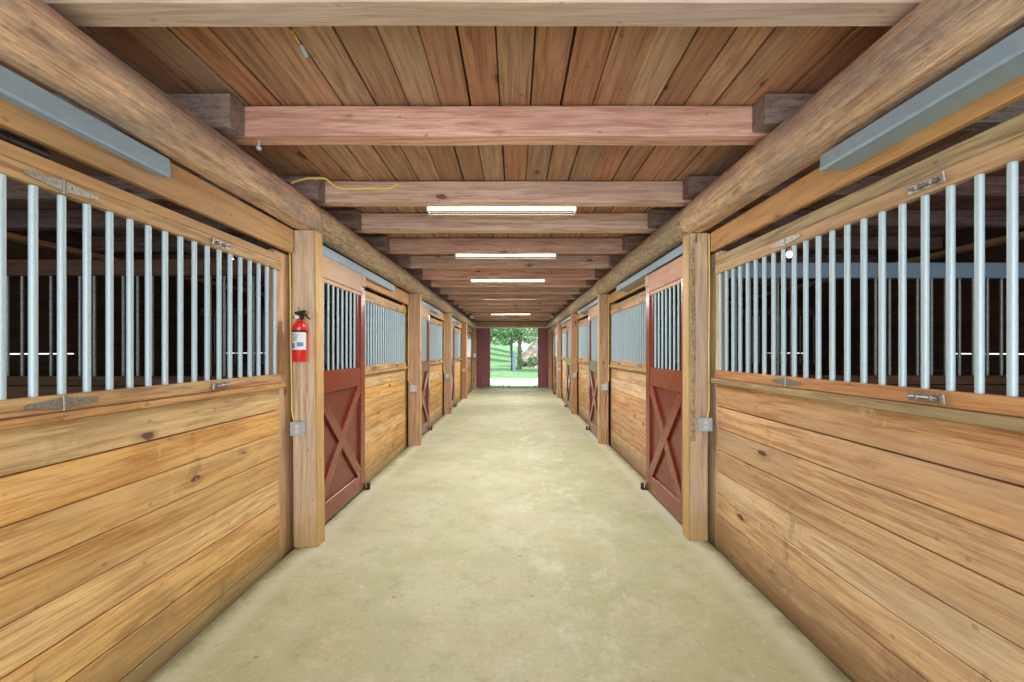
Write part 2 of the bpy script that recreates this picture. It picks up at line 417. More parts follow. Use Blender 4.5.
# far gable wall: boards above and beside the opening
m = MB()
for i in range(3): m.box(-OUT, OUT, YEND, YEND + .05, 2.72 + i * .14, 2.855 + i * .14, .003)
for z in range(15):
    m.box(-OUT, -1.80, YEND, YEND + .05, z * .182, z * .182 + .178, .003); m.box(1.66, OUT, YEND, YEND + .05, z * .182, z * .182 + .178, .003)
struct(m.build('wall_far', W['side_joist']))
m = MB(); m.box(-2.6, 2.6, YEND + .05, YEND + .16, 2.66, 2.75, .01)
struct(m.build('trim_1', W['trimwhite']))
m = MB(); m.box(-1.80, 1.66, YEND - .12, YEND - .01, 2.74, 2.92, .006)
struct(m.build('trim_2', W['post_orange']))

# ------------------------------------------------------------------ posts
bx_mesh = None
def post(side, k):
    s = side.s; y = side.Y[k]; a, b = side.post
    top = side.logz - side.logr + .003
    if s < 0: lab = ['', 'pale square timber post carrying the red fire extinguisher', 'second timber post from the camera ' + LS, 'third timber post from the camera ' + LS, 'fourth timber post from the camera ' + LS, 'last timber post before the red end door ' + LS][k]
    else: lab = ['', 'pale timber post straight across from the fire extinguisher', 'second timber post from the camera ' + RS, 'third timber post from the camera ' + RS, 'fourth timber post from the camera ' + RS, 'last timber post before the red end door ' + RS][k]
    m = MB(); m.beam(2, 0, top, min(s*a, s*b), max(s*a, s*b), y, y + .135, .005, 16, seed=k * 3 + (s > 0), b=.012, lean=-.022 if (k == 1 and s < 0) else 0)
    o = m.build('timber_post', W['post'] if k == 1 else W['post_orange'], None, (s * (a + b) / 2, y + .07, 0))
    tag(o, lab, 'post', 'timber posts along the aisle')
    if k <= 2:
        ln = -.022 if (k == 1 and s < 0) else 0
        m = MB(); m.beam(2, 0, top, min(s*a, s*(a-.014)), max(s*a, s*(a-.014)), y + .004, y + .13, .001, 8, seed=k, b=.003, lean=ln)
        fb = m.build('facing_board', W['face'], o, (s * (a + b) / 2, y + .07, 0))
    if k == 1 and s > 0:
        m = MB(); m.beam(2, .85, 2.50, 1.508, 1.548, y - .004, y + .02, .006, 40, seed=4, b=.006)
        fb = m.build('bark_strip', W['log_rough'], o, (s * (a + b) / 2, y + .07, 0)); fb['label'] = 'rough grey bark edge left on the post'
for k in range(1, 6): post(L, k); post(R, k)

# ------------------------------------------------------------------ logs
def log(side, k):
    s = side.s; y0 = side.Y[k] + .07; y1 = side.Y[k + 1] + .07
    if k == 0: y0 = -2.4
    if k == 4: y1 = YEND - .12
    m = MB(); n = 28; seg = 44; vs = []; fs = []
    dr = 0 if k == 0 else random.uniform(-.008, .004); dxc = 0 if k == 0 else random.uniform(-.01, .012)
    for i in range(seg + 1):
        t = i / seg; y = y0 + (y1 - y0) * t
        e = .012 if i in (0, seg) else 0
        cx = s * side.logx + dxc + noise.noise(Vector((y * .5, k * 5 + s, 3))) * .012
        for j in range(n):
            th = 2 * PI * j / n
            q = noise.noise(Vector((math.cos(th) * 1.3, math.sin(th) * 1.3 + k * 7 + s * 3, y * .7))) * .011
            q += noise.noise(Vector((math.cos(th) * 4, math.sin(th) * 4 + s * 3, y * 3))) * (.005 if k == 0 else .007)
            rr = side.logr + dr + q - e
            px, pz = rr * math.cos(th), rr * math.sin(th)
            pz = min(max(pz, -side.logr + .006), side.logr - .014)          # hewn flat where it sits on the posts
            vs.append((cx + px, y, side.logz + pz))
    for i in range(seg):
        for j in range(n):
            j2 = (j + 1) % n; fs.append((i*n+j2, i*n+j, (i+1)*n+j, (i+1)*n+j2))
    fs.append(tuple(range(n))); fs.append(tuple(range(seg*n, seg*n+n))[::-1])
    m.add(vs, fs)
    if k == 0: lab = 'pale peeled log beam over the first stall ' + side.d
    else: lab = ORD[k] + ' log beam from the camera, rough and brown, ' + side.d
    o = m.build('log_beam', W['log_smooth'] if k == 0 else W['log_rough'], None, (s * side.logx, (y0 + y1) / 2, side.logz), smooth=True)
    tag(o, lab, 'log beam', 'round log beams on the posts')
for k in range(5): log(L, k); log(R, k)

# ------------------------------------------------------------------ joists
JY = [1.56, 2.53, 3.65, 4.49, 5.48, 6.45, 7.47, 8.35, 9.36, 10.3, 11.4, 12.4, 13.4, 14.35, 15.35, 16.35, 17.35]
for i, y in enumerate(JY):
    zb = H + 1.29
    m = MB(); m.beam(0, -1.95, 1.95, y, y + .13, zb, CEIL - .008, .005, 26, seed=i)
    what = {0: 'grey weathered ceiling joist closest to the camera', 1: 'pink fir ceiling joist with a round knot and bolt, second from the camera', 2: 'pink ceiling joist with a yellow cable draped over it'}.get(i, 'pinkish ceiling joist, ' + ORD[i] + ' from the camera')
    o = m.build('ceiling_joist', W['joist_grey'] if i == 0 else W['joist'], None, (0, y + .065, zb)); tag(o, what, 'joist', 'joists across the aisle')
    if i == 0: continue
    for sd in (L, R):
        s = sd.s; z0 = H + (1.272 if sd is L else 1.302)
        m = MB(); tip = sd.stub + random.uniform(-.03, .03) * (i > 1)
        x0, x1 = sorted((s * tip, s * (OUT - .01)))
        m.beam(0, x0, x1, y - .135, y - .007, z0, CEIL - .012, .007, 18, seed=50 + i + 30 * (s > 0), b=.014)
        o = m.build('side_joist', W['side_joist'], None, (s * 2, y - .07, z0))
        tag(o, 'weathered joist end lapped onto the ' + ORD[i] + ' ceiling joist ' + ('at the extinguisher side' if s < 0 else 'opposite the extinguisher'), 'joist', 'side joists over the stalls')

# ------------------------------------------------------------------ stall fronts
def pipe_mesh(name, r, z0, z1, mat):
    m = MB(); m.tube([(0, 0, z0), (0, 0, z1)], r, 14, caps=True)
    o = m.build(name, mat, smooth=True); me = o.data; bpy.data.objects.remove(o); return me
BAR = {id(L): pipe_mesh('bar', .0135, L.low[1] - .02, L.rail[0] + .02, W['bar']), id(R): pipe_mesh('bar', .0135, R.low[1] - .02, R.rail[0] + .02, W['bar'])}

def hinge_strap(m, s, x, y, z, d, ln=.13, hh=.022):
    # tapered strap hinge leaf lying flat on the face: d = +1/-1 along the wall
    X0, X1 = x, x - s * .006
    pts = [(y + d * .008, z - hh), (y + d * ln, z - hh * .35), (y + d * (ln + .012), z), (y + d * ln, z + hh * .35), (y + d * .008, z + hh)]
    n = len(pts); vs = [(X0, a, b) for a, b in pts] + [(X1, a, b) for a, b in pts]
    fs = [tuple(range(n)), tuple(range(n, 2*n))[::-1]] + [(i, (i+1) % n, (i+1) % n + n, i + n) for i in range(n)]
    m.add(vs, fs)
    for q in (.03, .065, .105): m.tube([(X1, y + d * q, z), (X1 - s * .003, y + d * q, z)], .0045, 8)

def stall_front(side, k):
    s = side.s; y0 = side.Y[k] + 1.44; y1 = side.Y[k + 1]
    if k == 0: y0 = -.1
    if k == 4 and s < 0: y0 = side.Y[k] + .14
    wx = side.wall
    adj = 'golden' if s < 0 else 'tan'
    lab = f'{adj} plank stall front with steel bar grille, {ORD[k]} from the camera {side.d}'
    if s > 0: lab = f'tan plank stall front with bars, {ORD[k]} from the camera {RS}'
    org = (s * wx, (y0 + y1) / 2, 0)
    root = thing('stall_enclosure', org, lab, 'stall front', 'plank stall fronts with bars')
    def X(d): return s * (wx - d)                   # d metres out towards the aisle
    def bx(m, d0, d1, a, b, z0, z1, bev=.004):
        x0, x1 = sorted((X(d0), X(d1))); return m.box(x0, x1, a, b, z0, z1, bev)
    j0 = y1 - side.jamb
    # planks
    m = MB(); z = [-.04, .09] + [.09 + .179 * i for i in range(1, 8)]
    z[-1] = side.ledge + .01
    for a, b in zip(z[:-1], z[1:]):
        o = random.uniform(-.002, .003)
        gap = random.choice((.002, .003, .0045))
        cuts = [y0, j0 - .002]
        bx(m, -.035, o, cuts[0], cuts[1], a + gap, b - gap, .003)
    m.build('plank_panel', W['wall_l' if s < 0 else 'wall_r'], root, org)
    # jamb boards
    m = MB(); bx(m, -.09, -.042 if s < 0 else -.024, j0, y1 + .11, -.049, side.head - .003, .006); m.build('jamb_board', W['post'] if k == 0 else W['post_orange'], root, org)
    # header board and closing board
    m = MB(); yh = y0 if k == 0 else side.Y[k] + .14
    bx(m, -.02, .02, yh, y1 - .028, side.head, side.logz - side.logr - .002, .005); m.build('header_board', W['header'], root, org)
    m = MB(); bx(m, -.10, .012, y0, j0 - .003, *side.board, .004); m.build('upper_board', W['header' if s < 0 else 'ledge'], root, org)
    m = MB(); bx(m, -.05, .045, y0, j0 + .015, side.ledge, side.low[0] - .001, .005); m.build('ledge', W['rail_l' if s < 0 else 'ledge'], root, org)
    # the steel bar grille: two rails, every bar, and on them hinges and latches
    ref = (y1 - .264) if s < 0 else (y1 - .154)
    rm = W['rail_l' if s < 0 else 'rail_r']
    m = MB(); bx(m, -.022, .018, y0, j0 - .004, *side.rail, .004); top = m.build('top_rail', rm, root, org)
    m = MB(); bx(m, -.022, .018, y0, j0 - .004, *side.low, .004); bot = m.build('bottom_rail', rm, root, org)
    yb = ref
    while yb > y0 + .02:
        shared('bar', BAR[id(side)], root, (s * .004, yb - org[1], 0)); yb -= .1015
    zt = (side.rail[0] + side.rail[1]) / 2; zl = (side.low[0] + side.low[1]) / 2
    if k == 0: hy, ly = (1.70, 2.60) if s < 0 else (2.60, 1.70)
    else: hy, ly = y0 + .55, y1 - .75
    x = X(.018)
    for zz, rail in ((zt, top), (zl, bot)):
        m = MB(); hinge_strap(m, s, x, hy, zz, 1); hinge_strap(m, s, x, hy, zz, -1)
        m.tube([(x - s * .004, hy, zz - .03), (x - s * .004, hy, zz + .03)], .007, 8)
        m.build('strap_hinge', W['steel'], rail, org)
        m = MB()
        m.box(*sorted((x, x - s * .005)), ly - .05, ly + .09, zz - .019, zz + .019, .002)
        m.tube([(x - s * .012, ly - .04, zz), (x - s * .012, ly + .075, zz)], .0065, 8)
        for e in (-.02, .04): m.box(*sorted((x, x - s * .02)), ly + e - .006, ly + e + .006, zz - .012, zz + .012, .002)
        m.tube([(x - s * .006, ly - .062, zz - .02), (x - s * .012, ly - .062, zz + .02)], .008, 8)
        m.build('slide_latch', W['steel'], rail, org)
for k in range(5): stall_front(L, k); stall_front(R, k)

# ------------------------------------------------------------------ sliding doors
DBAR = pipe_mesh('door_bar', .0115, 1.42, 2.30, W['bar'])
def door(side, k):
    s = side.s; y0 = side.Y[k] + .16; y1 = side.Y[k] + (1.45 if s < 0 else 1.33); x = side.door
    org = (s * x, (y0 + y1) / 2, .03)
    root = thing('sliding_gate', org, f'red sliding stall door with crossed braces, ' + ('first' if k == 1 else ORD[k - 1]) + f' {side.d}', 'stall door', 'red sliding stall doors')
    def bx(m, d0, d1, a, b, z0, z1, bev=.004, M=None):
        a0, a1 = sorted((s * (x + d0), s * (x + d1))); return m.box(a0, a1, a, b, z0, z1, bev, 0, M)
    F0, F1 = .0, .04                       # frame depth; d grows away from the aisle
    for a, b in ((y0, y0 + .13), (y1 - .13, y1)):
        m = MB(); bx(m, F0, F1, a, b, .03, 2.36, .005); m.build('stile', W['red_paint'], root, org)
    m = MB(); bx(m, F0 + .004, F1, y0 + .131, y1 - .131, .03, .22, .005); m.build('bottom_rail', W['red_paint'], root, org)
    m = MB(); bx(m, F0 + .004, F1, y0 + .131, y1 - .131, 1.23, 1.437, .005); m.build('middle_rail', W['red_paint'], root, org)
    m = MB(); bx(m, F0 + .028, F0 + .036, y0 + .10, y1 - .10, .20, 1.25, .001); m.build('panel', W['red_dark'], root, org)
    m = MB(); bx(m, F0 + .004, F1, y0 + .131, y1 - .131, 2.25, 2.288, .004); bx(m, F0 - .006, F1 - .01, y0 + .02, y1 - .132, 2.29, 2.487, .004)
    o = m.build('top_board', W['pink_y'], root, org); o['label'] = 'bare pinkish top board'
    m = MB(); bx(m, F0 - .012, F1, y1 - .128, y1 - .002, 2.362, 2.487, .005); o = m.build('hanger_block', W['pink_y'], root, org); o['label'] = 'bare wood hanger block'
    # crossed braces
    ya, yb, za, zb = y0 + .13, y1 - .13, .22, 1.23
    ln = math.hypot(yb - ya, zb - za); an = math.atan2(zb - za, yb - ya)
    def brace(y_from, z_from, y_to, z_to, d0, d1, w=.10, cut=None):
        m = MB(); dv = Vector((0, y_to - y_from, z_to - z_from)); l = dv.length; dv.normalize(); nv = Vector((0, -dv.z, dv.y))
        # ends cut square to the frame: clip polygon of the strip to the opening
        P = [Vector((0, y_from, z_from)) - nv * w / 2 - dv * .2, Vector((0, y_to, z_to)) - nv * w / 2 + dv * .2, Vector((0, y_to, z_to)) + nv * w / 2 + dv * .2, Vector((0, y_from, z_from)) + nv * w / 2 - dv * .2]
        poly = [(p.y, p.z) for p in P]
        def clip(poly, f):
            out = []
            for i in range(len(poly)):
                p, q = poly[i], poly[(i + 1) % len(poly)]; fp, fq = f(p), f(q)
                if fp >= 0: out.append(p)
                if fp * fq < 0:
                    t = fp / (fp - fq); out.append((p[0] + t * (q[0] - p[0]), p[1] + t * (q[1] - p[1])))
            return out
        e = .001
        lo_y, hi_y = sorted((y_from, y_to)); lo_z, hi_z = sorted((z_from, z_to))
        for f in (lambda p: p[0] - ya - e, lambda p: yb - e - p[0], lambda p: p[1] - za - e, lambda p: zb - e - p[1],
                  lambda p: p[0] - lo_y - e, lambda p: hi_y - e - p[0], lambda p: p[1] - lo_z - e, lambda p: hi_z - e - p[1]) + ((cut,) if cut else ()):
            poly = clip(poly, f)
        n = len(poly); A, B = s * (x + d0), s * (x + d1)
        vs = [(A, *p) for p in poly] + [(B, *p) for p in poly]
        fs = [tuple(range(n)), tuple(range(n, 2*n))[::-1]] + [(i + n, (i+1) % n + n, (i+1) % n, i) for i in range(n)]
        m.add(vs, fs)
        bo = m.build('brace', W['red_paint'], root, org)
        mo = bo.modifiers.new('edge', 'BEVEL'); mo.width = .003; mo.segments = 1
    b0, b1 = (za, zb) if s < 0 else (zb, za); bw = .115
    brace(ya, b0, yb, b1, .002, .027, bw)
    my, mz = (ya + yb) / 2, (za + zb) / 2; dl = math.hypot(yb - ya, b1 - b0); ny, nz = -(b1 - b0) / dl, (yb - ya) / dl
    for sg in (1, -1):
        brace(ya, b1, yb, b0, .002, .027, bw, lambda p: sg * ((p[0] - my) * ny + (p[1] - mz) * nz) - bw / 2 - .002)
    m = MB(); bx(m, F0 + .016, F1, y1 - .215, y1 - .131, 1.438, 2.249, .004); m.build('inner_stile', W['red_dark'], root, org)
    yb = y1 - .275
    while yb > y0 + .14: shared('bar', DBAR, root, (s * .022, yb - org[1], -.03)); yb -= .11
    # floor guide at the free edge
    m = MB(); yy = y1 + .035
    m.box(*sorted((s * (x - .045), s * (x + .03))), yy - .03, yy + .03, 0, .012, .002)
    m.tube([(s * (x - .03), yy, .01), (s * (x - .03), yy, .065)], .018, 12); m.tube([(s * (x + .012), yy, .01), (s * (x + .012), yy, .05)], .012, 10)
    m.tube([(s * (x - .03), yy, .065), (s * (x - .03), yy, .072)], .022, 12)
    o = m.build('floor_guide', W['black_iron'], None, (s * x, yy, 0)); tag(o, f'black roller guide at the {ORD[k-1]} red door foot {side.d}', 'door guide', 'roller guides at the door feet')
for k in (1, 2, 3): door(L, k)
for k in (1, 2, 3, 4): door(R, k)

# track covers
def track(side, k):
    s = side.s; y0 = side.Y[k] + .15; y1 = side.Y[k] + (2.72 if k else (2.41 if s < 0 else 2.27)); x, z0, z1 = side.track
    if k == 0: y0 = -.1
    m = MB()
    dep = side.header - .001 - x
    # hooded section: front face leaning, lip under
    prof = [(x + .012, z1), (x, z1 - .008), (x - .006, z0 + .012), (x - .002, z0), (x + .022, z0 + .004), (x + dep, z0 + .004), (x + dep, z1)]
    n = len(prof)
    vs = [(s * a, y0, b) for a, b in prof] + [(s * a, y1, b) for a, b in prof]
    fs = [(i, (i+1) % n, (i+1) % n + n, i + n) for i in range(n)] + [tuple(range(n))[::-1], tuple(range(n, 2*n))]
    if s > 0: fs = [f[::-1] for f in fs]
    m.add(vs, fs)
    m.tube([(s * (x - .002), y0, z0 + .016), (s * (x - .002), y1, z0 + .016)], .004, 6)
    o = m.build('door_track_rail', W['track'], None, (s * x, (y0 + y1) / 2, z0))
    tag(o, f'grey metal door track cover, {ORD[k]} from the camera {side.d}', 'track cover', 'metal covers over the sliding door tracks')
    yy = y0 + .4
    for q in range(5):
        pass
for k in range(4): track(L, k); track(R, k)
track(R, 4)

# ------------------------------------------------------------------ partitions inside the stalls
PBAR = pipe_mesh('partition_bar', .011, 1.40, 2.26, W['bar_dim'])
def partition(side, k):
    s = side.s; y = side.Y[k] + .01; xa, xb = side.wall + .105, OUT - .02
    org = (s * (xa + xb) / 2, y, 0)
    root = thing('stall_partition', org, f'dark barred partition deep between the {ORD[k-1]} and {ORD[k]} stalls {side.d}' if k > 1 else f'dark barred partition seen through the first stall\'s grille {side.d}', 'partition', 'barred partitions between stalls')
    m = MB(); a, b = sorted((s * xa, s * xb))
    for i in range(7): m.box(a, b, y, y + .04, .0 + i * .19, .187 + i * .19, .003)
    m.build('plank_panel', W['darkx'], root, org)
    m = MB(); m.box(a, b, y - .02, y + .06, 1.335, 1.41, .004); m.build('lower_rail', W['darkx'], root, org)
    m = MB(); m.box(a, b, y - .02, y + .05, 2.24, 2.37, .004); m.build('upper_rail', W['darkx' if s < 0 else 'track'] if k == 1 else W['darkx'], root, org)
    x = xa + .12
    while x < xb - .05:
        shared('bar', PBAR, root, (s * x - org[0], .02, 0)); x += .12
for k in range(1, 5): partition(L, k); partition(R, k)
# plates under the loft at the outer walls
for sd, nm in ((L, 'trim_3'), (R, 'trim_4')):
    m = MB(); m.box(*sorted((sd.s * (OUT - .14), sd.s * (OUT - .002))), -2.5, YEND - .1, 2.80, CEIL - .23, .006)
    struct(m.build(nm, W['rail_r']))

# ------------------------------------------------------------------ strip lights
def area(name, loc, rot, sx, sy, power, color=(1, .93, .82), spread=None):
    d = bpy.data.lights.new(name, 'AREA'); d.shape = 'RECTANGLE'; d.size = sx; d.size_y = sy; d.energy = power; d.color = color
    if spread: d.spread = spread
    o = bpy.data.objects.new(name, d); col.objects.link(o); o.location = loc; o.rotation_euler = rot; return o
for i, y in enumerate([3.837, 5.667, 7.657, 10.487, 14.54]):
    z1 = H + (1.345 if i == 3 else 1.318); z0 = z1 - (.048 if i == 3 else .062); x0, x1 = -.78, .56
    root = thing('ceiling_strip_light', (-.11, y, z1), ['lit louvred strip light under the joist with the yellow cable', 'second lit ceiling strip light from the camera', 'third lit ceiling strip light from the camera', 'fourth lit ceiling strip light, half hidden by the joists', 'lit strip light closest to the open end door'][i], 'strip light', 'lit strip lights on the ceiling joists')
    org = (-.11, y, z1)
    m = MB(); m.box(x0, x1, y - .04, y + .04, z1 - .016, z1, .004); m.box(x0, x0 + .012, y - .055, y + .055, z0, z1, .003); m.box(x1 - .012, x1, y - .055, y + .055, z0, z1, .003)
    m.build('housing', W['white'], root, org)
    m = MB(); m.tube([(x0 + .014, y, z1 - .030), (x1 - .014, y, z1 - .030)], .011, 12); m.build('tube', W['tube'], root, org, smooth=True)
    m = MB()
    for e in (-.05, .05): m.tube([(x0, y + e, z0), (x1, y + e, z0)], .004, 6); m.tube([(x0, y + e, z0 + .02), (x1, y + e, z0 + .02)], .003, 6)
    n = 36
    for q in range(n + 1):
        xx = x0 + .01 + (x1 - x0 - .02) * q / n; m.tube([(xx, y - .05, z0 + .02), (xx, y - .05, z0), (xx, y + .05, z0), (xx, y + .05, z0 + .02)], .0018, 4)
    m.build('louver', W['louver'], root, org)
    area('strip_lamp', (-.11, y, z0 - .012), (0, 0, 0), 1.25, .08, [46, 46, 46, 62, 105][i], (1, .96, .90))

# ------------------------------------------------------------------ small things on the posts
def outlet_box(side, k, zc, dx=0.0, lab=None):
    s = side.s; y = side.Y[k]; a, b = side.post
    xc = s * ((b - .028) if k == 1 and s < 0 else (a + b) / 2 + dx)
    if k == 1: xc = -1.762 if s < 0 else 1.612
    w = .052; org = (xc, y, zc)
    o = MB()
    root = thing('outlet_box', org, lab, 'outlet', 'metal outlet boxes on the posts')
    m = MB(); m.box(xc - w, xc + w, y - .045, y - .004, zc - w, zc + w, .008); m.box(xc - w - .004, xc + w + .004, y - .05, y - .044, zc - w - .004, zc + w + .004, .003)
    for ex in (-1, 1):
        for ez in (-1, 1): m.tube([(xc + ex * w * .86, y - .049, zc + ez * w * .86), (xc + ex * w * .86, y - .054, zc + ez * w * .86)], .006, 8)
    m.build('box', W['boxmetal'], root, org)
    for ez in (-1, 1):
        m = MB()
        cz = zc + ez * .021; n = 14
        m.tube([(xc, y - .049, cz), (xc, y - .0555, cz)], .0165, n)
        m.box(xc - .0085, xc - .0055, y - .0565, y - .055, cz - .001, cz + .008, .0004, 1); m.box(xc + .0055, xc + .0085, y - .0565, y - .055, cz - .001, cz + .008, .0004, 1)
        m.tube([(xc, y - .055, cz - .008), (xc, y - .0565, cz - .008)], .0028, 8, 1)
        m.build('socket', [W['outlet'], W['ink_dark']], root, org)
def cable(pts, name, lab, staples=(), group=None, r=.006):
    # smooth the polyline
    P = [Vector(p) for p in pts]; Q = []
    for i in range(len(P) - 1):
        p0, p1, p2, p3 = P[max(i-1, 0)], P[i], P[i+1], P[min(i+2, len(P)-1)]
        for k in range(8):
            t = k / 8
            Q.append(.5 * ((2*p1) + (p2-p0)*t + (2*p0-5*p1+4*p2-p3)*t*t + (3*p1-p0-3*p2+p3)*t**3))
    Q.append(P[-1])
    m = MB(); m.tube(Q, r, 8)
    o = m.build(name, W['cord'], None, P[-1], smooth=True); tag(o, lab, 'cable', group)
    if staples:
        for (x, y, z) in staples:
            m = MB(); m.tube([(x - .011, y + .004, z), (x - .009, y - .008, z), (x + .009, y - .008, z), (x + .011, y + .004, z)], .0016, 5)
            m.build('staple', W['steel'], o, P[-1])
who = {(0, 1): 'grey metal outlet box on the fire extinguisher post', (1, 1): 'grey metal outlet box on the pale post across from the extinguisher'}
for si, sd in enumerate((L, R)):
    for k in range(1, 5):
        lab = who.get((si, k), f'small outlet box on the {ORD[k-1]} post {sd.d}')
        outlet_box(sd, k, .985 if si == 0 else 1.0, lab=lab)
        if k < 4:
            s = sd.s; y = sd.Y[k]
            xt = (-1.822 if s < 0 else 1.654); xb = -1.80 if s < 0 else 1.635
            if k > 1: xb = s * (sum(sd.post) / 2 + .02); xt = s * (sd.post[1] - .006)
            zt = sd.logz - sd.logr
            yy = y - .014
            tp = -.018 if (s < 0 and k == 1) else 0
            pts = [(xt + tp, yy - .003, zt - .015), (xt + tp, yy - .002, zt - .06), (xt + .003 + tp * .8, yy, 2.1), (xt - .002 * s + tp * .6, yy, 1.7), (xt, yy, 1.25), (xt - s * .002, yy, 1.12), (xb, yy - .004, 1.045)]
            cable(pts, 'yellow_cable', ['yellow cable stapled down the fire extinguisher post', 'yellow cable stapled down the pale post across from the extinguisher'][si] if k == 1 else f'yellow cable running down the {ORD[k-1]} post {sd.d}', [(xt, yy, 2.2), (xt, yy, 1.8), (xt, yy, 1.35)], 'yellow cables down to the outlet boxes')
# extra boxes by the far end
m = MB(); m.box(1.535, 1.615, YR[4] - .045, YR[4] - .003, 1.18, 1.27, .006); m.box(1.531, 1.619, YR[4] - .05, YR[4] - .044, 1.176, 1.274, .003)
tag(m.build('switch_box', W['boxmetal'], None, (1.575, YR[4], 1.22)), 'grey switch box above the outlet on the fourth post opposite the extinguisher', 'switch box')
# breaker panel on the fourth post of the extinguisher side
org = (-1.72, 15.95, 1.75)
root = thing('breaker_panel', org, 'grey breaker panel box with conduit near the far end of the extinguisher side', 'breaker panel')
m = MB(); m.box(-1.80, -1.63, 15.8, 16.15, 1.42, 2.08, .008); m.build('cabinet', W['white'], root, org)
m = MB(); m.box(-1.63, -1.62, 15.82, 16.13, 1.45, 2.05, .004); m.tube([(-1.617, 15.86, 1.7), (-1.617, 15.86, 1.78)], .008, 8); m.build('door', W['boxmetal'], root, org)
m = MB(); m.tube([(-1.70, 15.95, 2.08), (-1.70, 15.95, 2.57)], .02, 10); m.build('conduit', W['steel'], root, org)
m = MB(); m.box(-1.74, -1.62, YL[5] - .07, YL[5] - .003, 1.38, 1.55, .006); m.box(-1.71, -1.65, YL[5] - .078, YL[5] - .069, 1.43, 1.5, .003)
tag(m.build('switch_box', W['white'], None, (-1.68, YL[5], 1.46)), 'white switch box on the last post beside the red end door', 'switch box')

# fire extinguisher
def extinguisher():
    cx, cy, z0 = -1.728, 3.425, 1.53; org = (cx, 3.5, z0)
    root = thing('fire_extinguisher', org, 'red fire extinguisher with white label hung on the timber post', 'fire extinguisher')
    m = MB(); r = .053
    m.lathe((cx, cy, z0), [(.03, 0), (.048, .002), (r, .012), (r, .262), (.0545, .278), (.049, .295), (.04, .310), (.028, .322), (.021, .330), (.021, .345)], 28)
    m.build('cylinder', W['ext_red'], root, org, smooth=True)
    # label wrapped on the front, with printed marks
    m = MB(); n = 20
    def wrap(a0, a1, za, zb, rr, mi, seg=16):
        vs = []; fs = []
        for i in range(seg + 1):
            t = -PI / 2 + a0 + (a1 - a0) * i / seg
            for z in (za, zb): vs.append((cx + rr * math.cos(t), cy + rr * math.sin(t), z0 + z))
        for i in range(seg): fs.append((2*i, 2*i+2, 2*i+3, 2*i+1))
        m.add(vs, fs, mi)
    wrap(-1.5, 1.5, .098, .238, r + .0008, 0)
    wrap(-1.1, -.2, .110, .150, r + .0013, 1, 6); wrap(.1, 1.0, .125, .158, r + .0013, 1, 6)
    for q in range(7):
        a = random.uniform(-1.1, -.6); wrap(a, a + random.uniform(.5, 1.3), .168 + q * .009, .1715 + q * .009, r + .0013, 2, 6)
    m.build('label', [W['label'], W['ink'], W['ink_dark']], root, org, smooth=True)
    m = MB(); m.lathe((cx, cy, z0), [(r + .001, .238), (r + .004, .240), (r + .004, .254), (r + .001, .256)], 28)
    m.box(cx - .012, cx + .012, cy + r - .004, 3.497, z0 + .2, z0 + .27, .002); m.build('bracket_strap', W['black'], root, org)
    m = MB(); m.lathe((cx, cy, z0), [(.022, .340), (.031, .346), (.031, .374), (.026, .380), (.022, .396)], 16)
    m.box(cx - .018, cx + .055, cy - .013, cy + .013, z0 + .372, z0 + .390, .004)         # carry handle
    M = Matrix.Translation((cx, cy, z0 + .393)) @ Matrix.Rotation(-.18, 4, 'Y')
    m.box(-.036, .052, -.013, .013, -.004, .016, .005, 0, M)                                    # squeeze lever
    M = Matrix.Translation((cx + .05, cy, z0 + .375)) @ Matrix.Rotation(.75, 4, 'Y')
    m.box(0, .045, -.01, .01, -.006, .004, .003, 0, M)
    m.tube([(cx - .02, cy - .004, z0 + .36), (cx - .052, cy - .006, z0 + .357)], [.009, .006], 10)   # nozzle
    m.build('valve_handle', W['black'], root, org)
    m = MB(); m.tube([(cx - .006, cy - .026, z0 + .358), (cx - .008, cy - .038, z0 + .358)], .016, 18); m.build('gauge', W['white'], root, org)
    m = MB(); m.tube([(cx + .004, cy - .015, z0 + .40), (cx + .002, cy - .014, z0 + .425), (cx - .006, cy - .008, z0 + .44)], .0025, 6); m.build('safety_pin', W['black_iron'], root, org)
extinguisher()

# yellow cable draped on the third joist, wire stub in the ceiling, eye bolt, black pipe
cable([(-1.83, 3.49, H + 1.385), (-1.78, 3.498, H + 1.41), (-1.70, 3.499, H + 1.428), (-1.62, 3.499, H + 1.430), (-1.565, 3.52, H + 1.435), (-1.52, 3.60, H + 1.41), (-1.47, 3.631, H + 1.40), (-1.4, 3.631, H + 1.395), (-1.22, 3.631, H + 1.40), (-1.08, 3.631, H + 1.397), (-1.02, 3.628, H + 1.415), (-.985, 3.625, H + 1.435)], 'loose_cable', 'loose yellow cable draped over the third joist above the extinguisher', r=.009)
org = (-1.0, 1.92, CEIL)
root = thing('ceiling_wire', org, 'short yellow wire with grey connector poking from the ceiling boards', 'wire')
m = MB(); m.tube([(-1.02, 1.95, CEIL), (-1.01, 1.96, CEIL - .02), (-.995, 1.99, CEIL - .05)], .004, 8); m.build('wire', W['cord'], root, org)
m = MB(); m.tube([(-.995, 1.985, CEIL - .045), (-.985, 2.02, CEIL - .075)], .012, 10); m.build('connector', W['boxmetal'], root, org)
m = MB(); m.tube([(-1.56, 2.60, H + 1.30), (-1.56, 2.60, H + 1.262)], .005, 8); m.lathe((-1.56, 2.60, H + 1.245), [(.006, -.012), (.014, -.006), (.016, 0), (.014, .01), (.006, .018)], 12)
tag(m.build('hanging_bolt', W['boxmetal'], None, (-1.56, 2.60, H + 1.29), smooth=True), 'small round bolt head hanging under the second joist from the camera', 'bolt')
